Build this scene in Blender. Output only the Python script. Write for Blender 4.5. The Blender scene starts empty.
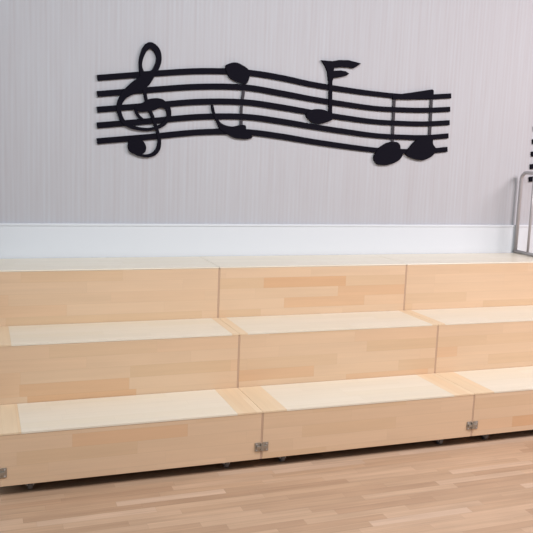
import bpy, bmesh, math, random
from mathutils import Vector, Matrix
random.seed(4)
C = bpy.context.scene.collection
SC = bpy.context.scene

# ------------------------------------------------------------------ materials
def new_mat(name, rough=.5, color=(.8,.8,.8), metal=0, spec=.5):
    m = bpy.data.materials.new(name); m.use_nodes = True
    b = m.node_tree.nodes['Principled BSDF']
    b.inputs['Base Color'].default_value = (*color, 1)
    b.inputs['Roughness'].default_value = rough
    b.inputs['Metallic'].default_value = metal
    b.inputs['Specular IOR Level'].default_value = spec
    return m, m.node_tree, b

class N:
    """tiny node helper"""
    def __init__(s, nt): s.nt = nt
    def node(s, t, **k):
        n = s.nt.nodes.new(t)
        for a, v in k.items(): setattr(n, a, v)
        return n
    def put(s, sock, v):
        if isinstance(v, (int, float)): sock.default_value = v
        elif isinstance(v, tuple): sock.default_value = v
        else: s.nt.links.new(v, sock)
    def m(s, op, a, b=0.0, c=None):
        n = s.node('ShaderNodeMath', operation=op)
        s.put(n.inputs[0], a); s.put(n.inputs[1], b)
        if c is not None: s.put(n.inputs[2], c)
        return n.outputs[0]
    def xyz(s, x, y, z):
        n = s.node('ShaderNodeCombineXYZ')
        s.put(n.inputs[0], x); s.put(n.inputs[1], y); s.put(n.inputs[2], z)
        return n.outputs[0]
    def ramp(s, fac, stops, interp='LINEAR'):
        n = s.node('ShaderNodeValToRGB'); r = n.color_ramp; r.interpolation = interp
        while len(r.elements) < len(stops): r.elements.new(.5)
        for e, (p, c) in zip(r.elements, stops): e.position = p; e.color = (*c, 1)
        s.put(n.inputs[0], fac); return n.outputs[0]
    def noise(s, vec, scale, detail=2, rough=.5):
        n = s.node('ShaderNodeTexNoise'); s.put(n.inputs['Vector'], vec)
        n.inputs['Scale'].default_value = scale; n.inputs['Detail'].default_value = detail
        n.inputs['Roughness'].default_value = rough
        return n.outputs[0]
    def mix(s, fac, a, b, mode='MIX'):
        n = s.node('ShaderNodeMix', data_type='RGBA', blend_type=mode)
        s.put(n.inputs[0], fac); s.put(n.inputs[6], a); s.put(n.inputs[7], b)
        return n.outputs[2]

def stave_wood(name, stops, axes='XZ', h=.045, ln=.42, rough=.45, grain=.12, seam=.12, spec=.4,
               coord='Object', end=.0, bumpy=0, mottled=.08):
    """edge-glued strips: every strip piece gets its own tone, fine grain along it"""
    m, nt, b = new_mat(name, rough, spec=spec); n = N(nt)
    tc = n.node('ShaderNodeTexCoord'); oi = n.node('ShaderNodeObjectInfo')
    sp = n.node('ShaderNodeSeparateXYZ'); nt.links.new(tc.outputs[coord], sp.inputs[0])
    ax = {'X': sp.outputs[0], 'Y': sp.outputs[1], 'Z': sp.outputs[2]}
    rnd = oi.outputs['Random']
    u = n.m('ADD', ax[axes[0]], n.m('MULTIPLY', rnd, 31.0)); v = n.m('ADD', ax[axes[1]], 20.003)
    vr = n.m('DIVIDE', v, h); row = n.m('FLOOR', vr)
    wn = n.node('ShaderNodeTexWhiteNoise', noise_dimensions='2D')
    nt.links.new(n.xyz(row, n.m('FLOOR', n.m('MULTIPLY', rnd, 997.0)), 0.0), wn.inputs['Vector'])
    ur = n.m('ADD', n.m('DIVIDE', u, ln), n.m('MULTIPLY', wn.outputs[0], 7.0)); col = n.m('FLOOR', ur)
    w2 = n.node('ShaderNodeTexWhiteNoise', noise_dimensions='3D')
    nt.links.new(n.xyz(row, col, 3.0), w2.inputs['Vector'])
    base = n.ramp(w2.outputs[0], stops, 'LINEAR')
    # grain
    g = n.noise(n.xyz(n.m('MULTIPLY', u, 1.6), n.m('MULTIPLY', v, 70.0), n.m('MULTIPLY', w2.outputs[0], 40.0)), 1.0, 4, .65)
    g2 = n.noise(n.xyz(n.m('MULTIPLY', u, 3.0), n.m('MULTIPLY', v, 14.0), n.m('MULTIPLY', w2.outputs[0], 17.0)), 1.0, 2, .5)
    k = n.m('ADD', n.m('MULTIPLY', n.m('SUBTRACT', g, .5), grain*2), n.m('MULTIPLY', n.m('SUBTRACT', g2, .5), mottled*2))
    fv = n.m('FRACT', vr); fu = n.m('FRACT', ur)
    sv = n.m('LESS_THAN', n.m('MINIMUM', fv, n.m('SUBTRACT', 1.0, fv)), .0012/h)
    su = n.m('LESS_THAN', n.m('MINIMUM', fu, n.m('SUBTRACT', 1.0, fu)), .0008/ln)
    k = n.m('SUBTRACT', n.m('ADD', 1.0, k), n.m('MULTIPLY', n.m('MAXIMUM', sv, su), seam))
    hs = n.node('ShaderNodeVectorMath', operation='SCALE')
    nt.links.new(base, hs.inputs[0]); nt.links.new(k, hs.inputs['Scale'])
    nt.links.new(hs.outputs[0], b.inputs['Base Color'])
    bp = n.node('ShaderNodeBump'); bp.inputs['Strength'].default_value = .06; bp.inputs['Distance'].default_value = .001
    nt.links.new(g, bp.inputs['Height']); nt.links.new(bp.outputs[0], b.inputs['Normal'])
    return m

FRONT = [(0, (.655,.465,.295)), (.3, (.685,.495,.33)), (.8, (.70,.51,.345)), (.93, (.685,.47,.30)), (1, (.66,.415,.24))]
TREAD = [(0, (.74,.68,.56)), (.5, (.77,.71,.595)), (1, (.75,.685,.555))]
STRIP = [(0, (.74,.58,.39)), (.5, (.78,.62,.43)), (1, (.73,.55,.36))]
FLOOR = [(0, (.44,.285,.185)), (.4, (.50,.335,.22)), (.8, (.54,.37,.25)), (1, (.60,.43,.31))]
M = {}
M['front'] = stave_wood('pine_front_staves', FRONT, 'XZ', .052, .45, seam=.05, grain=.07, mottled=.06)
M['side'] = stave_wood('pine_side_staves', FRONT, 'YZ', .052, .45, seam=.05, grain=.07, mottled=.06)
M['tread'] = stave_wood('pale_tread_staves', TREAD, 'XY', .06, .5, rough=.35, grain=.05, seam=.05, mottled=.03)
M['strip'] = stave_wood('tread_end_boards', STRIP, 'YX', .055, 1.0, rough=.38, grain=.08, seam=.05, mottled=.08)
M['floor'] = stave_wood('strip_parquet', FLOOR, 'XY', .040, .42, rough=.36, grain=.24, seam=.12, spec=.45, mottled=.20)
M['metal'] = new_mat('worn_steel', .38, (.42,.40,.36), .85)[0]
M['tube'] = new_mat('grey_tube', .4, (.44,.42,.43), .2)[0]
M['wheel'] = new_mat('caster_rubber', .45, (.14,.14,.15))[0]
M['plate'] = new_mat('zinc', .4, (.55,.55,.57), .4)[0]
M['black'] = new_mat('black_foam', .8, (.0065,.006,.011), spec=.06)[0]
M['thin'] = new_mat('thin_charcoal', .6, (.045,.042,.05), spec=.2)[0]
M['under'] = new_mat('shade_toned_ply', .8, (.10,.05,.03))[0]  # ply colour darkened to deepen the shade beneath the boxes
M['joint'] = new_mat('gap_tone_brown', .7, (.50,.34,.24))[0]  # mid-brown imitating the half-shaded gap between neighbouring boxes
M['white'] = new_mat('white_skirting', .4, (.675,.715,.755))[0]

# wallpaper: soft vertical strands
m, nt, b = new_mat('strand_wallpaper', .7, spec=.25); n = N(nt)
tc = n.node('ShaderNodeTexCoord'); sp = n.node('ShaderNodeSeparateXYZ'); nt.links.new(tc.outputs['Object'], sp.inputs[0])
X, Z = sp.outputs[0], sp.outputs[2]
a = n.noise(n.xyz(n.m('MULTIPLY', X, 75.0), n.m('MULTIPLY', Z, 2.2), 0.0), 1.0, 3, .6)
c_ = n.noise(n.xyz(n.m('MULTIPLY', X, 22.0), n.m('MULTIPLY', Z, .5), 4.0), 1.0, 2, .5)
stripe = n.m('SINE', n.m('MULTIPLY', X, 2*math.pi/.0235))
k = n.m('ADD', n.m('MULTIPLY', n.m('SUBTRACT', a, .5), .22), n.m('MULTIPLY', n.m('SUBTRACT', c_, .5), .10))
k = n.m('ADD', n.m('ADD', k, n.m('MULTIPLY', stripe, .02)), .5)
col = n.ramp(k, [(.34, (.42,.395,.415)), (.5, (.47,.475,.505)), (.66, (.52,.555,.60))])
nt.links.new(col, b.inputs['Base Color']); M['paper'] = m

# ------------------------------------------------------------------ mesh helpers
def obj(name, bm, mat, parent=None, bevel=0, smooth=False):
    bmesh.ops.recalc_face_normals(bm, faces=bm.faces)
    me = bpy.data.meshes.new(name); bm.to_mesh(me); bm.free()
    me.materials.append(mat)
    o = bpy.data.objects.new(name, me); C.objects.link(o)
    if parent: o.parent = parent
    if smooth:
        for p in me.polygons: p.use_smooth = True
    if bevel:
        md = o.modifiers.new('bevel', 'BEVEL'); md.width = bevel; md.segments = 2; md.limit_method = 'ANGLE'
    return o
def box(bm, x0, x1, y0, y1, z0, z1):
    vs = [bm.verts.new((x, y, z)) for x in (x0, x1) for y in (y0, y1) for z in (z0, z1)]
    for f in ((0,1,3,2),(4,6,7,5),(0,4,5,1),(2,3,7,6),(0,2,6,4),(1,5,7,3)): bm.faces.new([vs[i] for i in f])
    return bm
def B(*a): return box(bmesh.new(), *a)
def cyl(bm, c, r, l, axis='X', seg=20):
    R = {'X': Matrix.Rotation(math.pi/2, 4, 'Y'), 'Y': Matrix.Rotation(math.pi/2, 4, 'X'), 'Z': Matrix()}[axis]
    bmesh.ops.create_cone(bm, cap_ends=True, segments=seg, radius1=r, radius2=r, depth=l, matrix=Matrix.Translation(c) @ R)
    return bm
def tube(bm, pts, r, seg=14, closed=False):
    pts = [Vector(p) for p in pts]; n_ = len(pts); rings = []
    for i, p in enumerate(pts):
        a = pts[(i-1) % n_] if (i or closed) else p; c = pts[(i+1) % n_] if (i < n_-1 or closed) else p
        t = (c-a).normalized()
        s = t.cross(Vector((1, 0, 0)))
        if s.length < .2: s = t.cross(Vector((0, 0, 1)))
        s.normalize(); q = t.cross(s)
        rings.append([bm.verts.new(p + (s*math.cos(2*math.pi*j/seg) + q*math.sin(2*math.pi*j/seg))*r) for j in range(seg)])
    for i in range(n_ if closed else n_-1):
        A, D = rings[i], rings[(i+1) % n_]
        for j in range(seg): bm.faces.new((A[j], A[(j+1) % seg], D[(j+1) % seg], D[j]))
    if not closed: bm.faces.new(rings[0]); bm.faces.new(rings[-1])
    return bm
def empty(name, loc, **props):
    o = bpy.data.objects.new(name, None); o.empty_display_size = .1; C.objects.link(o); o.location = loc
    for k_, v_ in props.items(): o[k_] = v_
    return o
def struct(name, bm, mat, **kw):
    o = obj(name, bm, mat, **kw); o['kind'] = 'structure'; return o
def spline(pts, sub=8):
    """Catmull-Rom through (x, z, width)"""
    P = [Vector(p) for p in pts]; P = [P[0]*2-P[1]] + P + [P[-1]*2-P[-2]]; out = []
    for i in range(1, len(P)-2):
        for k_ in range(sub):
            t = k_/sub
            out.append(.5*((2*P[i]) + (P[i+1]-P[i-1])*t + (2*P[i-1]-5*P[i]+4*P[i+1]-P[i+2])*t*t + (3*P[i]-P[i-1]-3*P[i+1]+P[i+2])*t**3))
    out.append(P[-2]); return out
def ribbon(bm, pts, th, round_ends=False):
    """cut-out stroke of varying width, th thick, standing off the wall (wall plane y = 0)"""
    S = spline(pts); n_ = len(S); rows = []
    for i, p in enumerate(S):
        a, c = S[max(i-1, 0)], S[min(i+1, n_-1)]
        t = Vector((c.x-a.x, c.y-a.y)).normalized(); nn = Vector((-t.y, t.x)); w = max(p.z, .002)/2
        if round_ends: pass
        L = (p.x+nn.x*w, p.y+nn.y*w); R = (p.x-nn.x*w, p.y-nn.y*w)
        rows.append([bm.verts.new((q[0], y, q[1])) for q in (L, R) for y in (-th, -.0005)])
    for A, D in zip(rows, rows[1:]):
        for i, j in ((0,1),(1,3),(3,2),(2,0)): bm.faces.new((A[i], A[j], D[j], D[i]))
    for A in (rows[0], rows[-1]): bm.faces.new((A[0], A[1], A[3], A[2]))
    return bm
def plate(bm, pts, th, smooth=True):
    if smooth:
        n_ = len(pts); P = [Vector(p[:2]) for p in pts]; out = []
        for i in range(n_):
            a, b_, c, d = P[i-1], P[i], P[(i+1) % n_], P[(i+2) % n_]
            for k_ in range(5):
                t = k_/5
                out.append(.5*((2*b_) + (c-a)*t + (2*a-5*b_+4*c-d)*t*t + (3*b_-a-3*c+d)*t**3))
        pts = out
    F = [bm.verts.new((p[0], -th, p[1])) for p in pts]; K = [bm.verts.new((p[0], -.0005, p[1])) for p in pts]
    bm.faces.new(F); bm.faces.new(K[::-1]); n_ = len(F)
    for i in range(n_): bm.faces.new((F[i], F[(i+1) % n_], K[(i+1) % n_], K[i]))
    return bm
def copy_tree(o, parent=None):
    c = o.copy(); C.objects.link(c)
    if parent: c.parent = parent
    for ch in list(o.children): copy_tree(ch, c)
    return c

# ------------------------------------------------------------------ setting
D3, DD, W, X0, G, BB = .38953, .33529, 1.03355, 1.16813, .04369, .17024
HT = .25
struct('floor', B(-4, 8, -6.5, 0, -.05, 0), M['floor'])
struct('wall_back', B(-4, 8, 0, .1, 0, 3.1), M['paper'])
bm = B(-4, 8, -.015, 0, 0, .75+BB-.012); box(bm, -4, 8, -.0185, 0, .75+BB-.012, .75+BB)
struct('baseboard_back', bm, M['white'], bevel=.002)

# ------------------------------------------------------------------ choir riser boxes
GAP = .0042          # half the gap between neighbours
def riser(row, col, label):
    """row 1 = front/lowest ... 3 = back/highest; base origin at the left front corner on the floor"""
    H = HT*row
    dep = (DD if row < 3 else D3-.019) - .003
    yf = -(D3 + DD*(3-row))
    xl = X0 + W*(col-1)
    r = empty('choir_riser_box', (xl, yf, 0), label=label, category='riser', group='wooden choir riser boxes')
    a, e = GAP, W-GAP; ta, te = .0007, W-.0007; t = .016; tt = .0075
    z0 = G
    obj('gap_tone_strip', B(-GAP+.0004, GAP-.0002, .0010, .012, z0+.001, H-tt-.001), M['joint'], r)  # added filler: its brown stands in for the dim light inside the gap
    obj('front_panel', B(a, e, 0, t, z0, H-tt), M['front'], r, bevel=.0015)
    obj('side_panel', B(a, a+t, t+.0005, dep-t, z0, H-tt), M['side'], r)
    obj('side_panel', B(e-t, e, t+.0005, dep-t, z0, H-tt), M['side'], r)
    obj('back_panel', B(a, e, dep-t+.0005, dep, z0, H-tt), M['front'], r)
    obj('bottom_board', B(a+t, e-t, t+.0005, dep-t, z0+.014, z0+.022), M['under'], r)
    if row == 3:
        obj('top_board', B(ta, te, -.0015, dep, H-tt+.0001, H), M['tread'], r, bevel=.0028)
    else:
        sl = (.103, .035)[row-1] if col else (.078, .058)[row-1]
        sr = (.105, .030)[row-1]
        obj('end_board', B(ta, a+sl, -.0015, dep, H-tt+.0001, H), M['strip'], r, bevel=.0004)
        obj('end_board', B(e-sr, te, -.0015, dep, H-tt+.0001, H), M['strip'], r, bevel=.0004)
        obj('top_board', B(a+sl+.0002, e-sr-.0002, -.0015, dep, H-tt+.0001, H), M['tread'], r, bevel=.0004)
    # casters
    for cx in (.115, W-.135):
        for cy in (.055, dep-.06):
            bm = B(cx-.022, cx+.022, cy-.02, cy+.02, z0+.010, z0+.0138)
            box(bm, cx-.013, cx-.010, cy-.013, cy+.013, .018, z0+.011); box(bm, cx+.010, cx+.013, cy-.013, cy+.013, .018, z0+.011)
            cyl(bm, (cx, cy, .0215), .004, .034)
            k_ = obj('caster', bm, M['plate'], r)
            obj('wheel', cyl(bmesh.new(), (cx, cy, .0205), .0205, .017), M['wheel'], k_, bevel=.002)
    if row == 1:
        # latch bridging the joint at this box's left end
        zc = .098
        bm = B(.006, .030, -.003, -.0002, zc-.019, zc+.019); box(bm, -.030, -.006, -.003, -.0002, zc-.019, zc+.019)
        l_ = obj('latch', bm, M['metal'], r, bevel=.001)
        l_['label'] = 'small dull steel latch across the joint'
        bm = cyl(bmesh.new(), (0, -.006, zc), .0065, .030, 'Z', 14)
        box(bm, -.024, .022, -.009, -.0032, zc-.006, zc+.006)
        obj('latch_hook', bm, M['metal'], l_, bevel=.001)
        for sx in (-.022, .022):
            for sz in (-.013, .013): obj('screw', cyl(bmesh.new(), (sx, -.0035, zc+sz), .003, .002, 'Y', 10), M['plate'], l_)
    return r
ROW = {3: 'top back row against the white skirting', 2: 'middle row', 1: 'bottom front row above the parquet'}
COL = {0: 'left-hand', 1: 'centre', 2: 'right-hand'}
for row in (1, 2, 3):
    for col in (0, 1, 2):
        riser(row, col, f'{COL[col]} pale pine choir riser box in the {ROW[row]}')

# ------------------------------------------------------------------ tube guard rail on the top row
rail = empty('guard_rail', (3.172, -.19, .75), label='grey metal tube guard rail standing on the top right-hand riser', category='rail')
r_, y0, y1, zb, zt, rc = .0105, -.155, .160, .0115, .492, .045
loop = []
for (cy, cz, a0) in ((y1-rc, zt-rc, 0), (y0+rc, zt-rc, 90)):
    for k_ in range(9):
        an = math.radians(a0 + 90*k_/8); loop.append((0, cy+rc*math.cos(an), cz+rc*math.sin(an)))
frame = [(0, y1, .006)] + loop + [(0, y0, .006)]
obj('rail_frame', tube(bmesh.new(), frame, r_), M['tube'], rail, smooth=True)
obj('bottom_bar', tube(bmesh.new(), [(0, y0-.008, zb), (0, y1+.008, zb)], r_), M['tube'], rail, smooth=True)
for yy in (.045, -.055):
    obj('upright', tube(bmesh.new(), [(0, yy, zb), (0, yy, zt)], .0075), M['tube'], rail, smooth=True)

# ------------------------------------------------------------------ music wall decoration (metres on the wall)
ART = {
 'L1': [(0.6352, 1.6337, 0.0286), (0.8927, 1.6704, 0.0291), (1.1494, 1.7019, 0.0297), (1.3908, 1.7121, 0.0303), (1.5865, 1.6988, 0.0309), (1.772, 1.6756, 0.0293), (1.9693, 1.6594, 0.0288), (2.1542, 1.6491, 0.0271), (2.3124, 1.6448, 0.0274), (2.474, 1.6499, 0.0278), (2.6487, 1.6669, 0.0281)],
 'L2': [(0.6347, 1.5563, 0.0287), (0.8939, 1.5924, 0.0293), (1.1514, 1.6243, 0.0299), (1.3935, 1.6355, 0.0305), (1.59, 1.6188, 0.0311), (1.7759, 1.5984, 0.0295), (1.9738, 1.5819, 0.0289), (2.1594, 1.5698, 0.0272), (2.3177, 1.5706, 0.0276), (2.4797, 1.5764, 0.0279), (2.6485, 1.591, 0.0283)],
 'L3': [(0.6347, 1.4814, 0.0289), (0.8952, 1.5155, 0.0295), (1.1534, 1.5488, 0.0301), (1.3962, 1.56, 0.0307), (1.5931, 1.5461, 0.0313), (1.7795, 1.527, 0.0297), (1.9781, 1.5087, 0.0291), (2.1642, 1.4966, 0.0274), (2.3231, 1.4959, 0.0277), (2.4857, 1.5002, 0.0281), (2.6515, 1.5149, 0.0284)],
 'L4': [(0.6346, 1.4051, 0.0291), (0.8964, 1.439, 0.0297), (1.1553, 1.4728, 0.0303), (1.3989, 1.4851, 0.0309), (1.5963, 1.4719, 0.0314), (1.7833, 1.4526, 0.0298), (1.9824, 1.4347, 0.0293), (2.1692, 1.4208, 0.0276), (2.3286, 1.4191, 0.0279), (2.4917, 1.423, 0.0283), (2.6498, 1.4393, 0.0286)],
 'L5': [(0.6351, 1.3283, 0.0292), (0.8977, 1.3607, 0.0299), (1.1574, 1.3949, 0.0305), (1.4017, 1.4066, 0.0311), (1.5998, 1.3931, 0.0316), (1.7874, 1.3725, 0.03), (1.9871, 1.3541, 0.0295), (2.1745, 1.3406, 0.0277), (2.3344, 1.339, 0.0281), (2.4979, 1.3437, 0.0284), (2.6496, 1.3617, 0.0287)],
 'clef_stem': [(0.9165, 1.6828, 0.0285), (0.9365, 1.7376, 0.026), (0.9271, 1.7842, 0.0306), (0.8935, 1.8086, 0.0305), (0.8658, 1.7876, 0.0258), (0.8482, 1.7428, 0.0188), (0.8452, 1.7014, 0.0165), (0.8567, 1.6609, 0.026), (0.8647, 1.62, 0.0237), (0.8717, 1.5609, 0.0155), (0.8911, 1.5021, 0.0168), (0.9142, 1.4491, 0.0169), (0.9338, 1.3955, 0.0146), (0.9459, 1.3473, 0.0171), (0.9392, 1.3005, 0.0208), (0.9109, 1.2714, 0.0184), (0.8675, 1.265, 0.0146), (0.8241, 1.277, 0.0146), (0.8029, 1.3029, 0.0169)],
 'clef_curl': [(0.92, 1.6925, 0.019), (0.8959, 1.6636, 0.0403), (0.8596, 1.6291, 0.0616), (0.8078, 1.5927, 0.052), (0.7635, 1.5545, 0.0331), (0.7411, 1.5082, 0.0237), (0.7464, 1.4611, 0.0202), (0.7747, 1.4195, 0.0191), (0.8286, 1.4004, 0.0168), (0.9001, 1.3988, 0.0157), (0.9621, 1.4235, 0.0182), (0.9915, 1.4651, 0.0219), (0.9856, 1.5072, 0.0266), (0.9477, 1.5293, 0.0457), (0.8982, 1.5181, 0.06), (0.8542, 1.5001, 0.0383), (0.8249, 1.4926, 0.0167), (0.8375, 1.4633, 0.0132), (0.8624, 1.4429, 0.0108)],
 'clef_blob': [(0.7869, 1.3107), (0.795, 1.3436), (0.823, 1.3544), (0.8564, 1.3437), (0.8779, 1.3141), (0.8734, 1.2835), (0.8488, 1.2705), (0.818, 1.2719), (0.7957, 1.2844)],
 'n1_head': [(1.2848, 1.7339), (1.3095, 1.7526), (1.3428, 1.7579), (1.3811, 1.7446), (1.4095, 1.7267), (1.4184, 1.7082), (1.4114, 1.6744), (1.3997, 1.6545), (1.377, 1.6559), (1.3326, 1.6673), (1.3014, 1.6879)],
 'n1_stem': [(1.3911, 1.6635, 0.0171), (1.387, 1.6059, 0.0162), (1.3794, 1.5287, 0.0144), (1.3828, 1.4031, 0.0175)],
 'n1_flag': [(1.2134, 1.5311), (1.2244, 1.5336), (1.2355, 1.4971), (1.2526, 1.4646), (1.2798, 1.441), (1.3302, 1.4317), (1.3742, 1.4415), (1.4033, 1.44), (1.4105, 1.4121), (1.4429, 1.3842), (1.4287, 1.3719), (1.3891, 1.3693), (1.3424, 1.3742), (1.3017, 1.3938), (1.2642, 1.4172), (1.2428, 1.4545), (1.2235, 1.4936)],
 'n2_head': [(1.7453, 1.5118), (1.7611, 1.5332), (1.7982, 1.546), (1.8433, 1.5457), (1.8843, 1.5325), (1.9087, 1.5138), (1.8967, 1.4923), (1.8621, 1.477), (1.8172, 1.4686), (1.7819, 1.4759), (1.7561, 1.4944)],
 'n2_stem': [(1.8661, 1.7557), (1.8891, 1.7573), (1.8935, 1.6412), (1.8997, 1.5106), (1.8795, 1.5096), (1.8744, 1.6401)],
 'n2_flag': [(1.8205, 1.8055), (1.8844, 1.805), (1.9242, 1.8141), (1.9798, 1.8174), (2.021, 1.8115), (2.0575, 1.8051), (2.0377, 1.7911), (2.014, 1.7759), (1.9871, 1.7794), (1.9464, 1.7792), (1.8983, 1.7722), (1.8952, 1.7559), (1.9374, 1.7598), (1.968, 1.7574), (1.9891, 1.7463), (1.9715, 1.7334), (1.9394, 1.725), (1.8954, 1.7166), (1.8931, 1.704), (1.868, 1.7023), (1.8596, 1.7463), (1.8438, 1.7789)],
 'b_head1': [(2.1707, 1.3022), (2.1916, 1.3447), (2.2278, 1.3721), (2.2568, 1.3858), (2.3045, 1.3908), (2.3297, 1.376), (2.3384, 1.3394), (2.3521, 1.3188), (2.3242, 1.284), (2.2654, 1.2611), (2.2056, 1.2593), (2.1783, 1.2763)],
 'b_head2': [(2.3732, 1.3301), (2.4032, 1.3714), (2.4409, 1.4089), (2.4914, 1.428), (2.5384, 1.4321), (2.5468, 1.3897), (2.5694, 1.3584), (2.5473, 1.32), (2.4894, 1.2934), (2.4333, 1.298), (2.3893, 1.3115)],
 'b_beam': [(2.2659, 1.6486), (2.375, 1.6676), (2.5173, 1.695), (2.5276, 1.6894), (2.5312, 1.6455), (2.3778, 1.6304), (2.2675, 1.6261)],
 'b_stem1': [(2.2726, 1.6387), (2.2892, 1.6397), (2.2936, 1.3746), (2.2768, 1.374)],
 'b_stem2': [(2.5124, 1.6633), (2.5297, 1.6643), (2.5347, 1.4159), (2.5172, 1.4152)],
}
def stave(label, full=True):
    t = empty('music_stave_decoration', (0, 0, 0), label=label, category='wall decoration', group='black music stave cut-outs on the wall')
    for k_ in ('L1', 'L2', 'L3', 'L4', 'L5'):
        obj('staff_line', ribbon(bmesh.new(), ART[k_], .010), M['black'], t)
    bm = bmesh.new(); ribbon(bm, ART['clef_stem'], .014); ribbon(bm, ART['clef_curl'], .0142); plate(bm, ART['clef_blob'], .0145)
    obj('treble_clef', bm, M['black'], t)
    s = obj('inverted_eighth_note', plate(bmesh.new(), ART['n1_head'], .015), M['black'], t)
    obj('note_stem', ribbon(bmesh.new(), ART['n1_stem'], .008), M['thin'], s)
    obj('note_flag', plate(bmesh.new(), ART['n1_flag'], .0135), M['black'], s)
    s = obj('eighth_note', plate(bmesh.new(), ART['n2_head'], .015), M['black'], t)
    obj('note_stem', plate(bmesh.new(), ART['n2_stem'], .0135, False), M['black'], s)
    obj('note_flag', plate(bmesh.new(), ART['n2_flag'], .014, False), M['black'], s)
    s = obj('beamed_eighth_notes', plate(bmesh.new(), ART['b_beam'], .014, False), M['black'], t)
    obj('note_head', plate(bmesh.new(), ART['b_head1'], .015), M['black'], s)
    obj('note_head', plate(bmesh.new(), ART['b_head2'], .015), M['black'], s)
    obj('note_stem', plate(bmesh.new(), ART['b_stem1'], .008, False), M['thin'], s)
    obj('note_stem', plate(bmesh.new(), ART['b_stem2'], .008, False), M['thin'], s)
    return t
s1 = stave('wavy black music stave cut-out with treble clef and notes on the pale striped wall')
s2 = copy_tree(s1)
s2.location = (2.614, 0, -.127)
s2['label'] = 'black music stave cut-out cropped by the right edge, its line ends behind the guard rail'

# ------------------------------------------------------------------ light
def area(name, loc, target, size, power, color, sy=None):
    l = bpy.data.lights.new(name, 'AREA'); l.shape = 'RECTANGLE'; l.size = size; l.size_y = sy or size
    l.energy = power; l.color = color
    o = bpy.data.objects.new(name, l); C.objects.link(o); o.location = loc
    o.rotation_euler = (Vector(target)-Vector(loc)).to_track_quat('-Z', 'Y').to_euler()
    return o
area('ceiling_lamp_light', (4.5, -2.75, 2.9), (3.2, -.8, 0), 1.8, 140, (1, .895, .905), 1.0)
area('ceiling_lamp_light', (1.1, -2.5, 2.9), (1.0, -.8, 0), 1.8, 59, (.96, .98, 1), 1.0)
area('window_light', (-2.8, -3.0, 1.9), (.6, 0, 1.3), 1.8, 27, (.66, .86, 1), 1.6)
area('room_light', (4.2, -5.8, 2.7), (3.0, 0, .6), 2.4, 14, (1, .91, .88), 1.2)
w = bpy.data.worlds.new('world'); SC.world = w; w.use_nodes = True
w.node_tree.nodes['Background'].inputs[0].default_value = (.95, .96, 1, 1)
w.node_tree.nodes['Background'].inputs[1].default_value = .15

# ------------------------------------------------------------------ camera
yaw, pit, rol, f = .35744, -.14781, -.03834, 777.31
r0 = Vector((math.cos(yaw), -math.sin(yaw), 0))
u0 = Vector((-math.sin(pit)*math.sin(yaw), -math.sin(pit)*math.cos(yaw), math.cos(pit)))
fw = Vector((math.sin(yaw)*math.cos(pit), math.cos(yaw)*math.cos(pit), math.sin(pit)))
R = r0*math.cos(rol) - u0*math.sin(rol); U = r0*math.sin(rol) + u0*math.cos(rol)
cam = bpy.data.cameras.new('camera'); co = bpy.data.objects.new('camera', cam); C.objects.link(co)
mt = Matrix((R, U, -fw)).transposed().to_4x4(); mt.translation = (.08186, -3.94627, 1.31376)
co.matrix_world = mt
cam.sensor_width = 36; cam.lens = f/533*36
SC.camera = co
SC.view_settings.view_transform = 'Standard'; SC.view_settings.look = 'None'
SC.view_settings.gamma = 1; SC.view_settings.use_curve_mapping = False
SC.view_settings.exposure = -.05
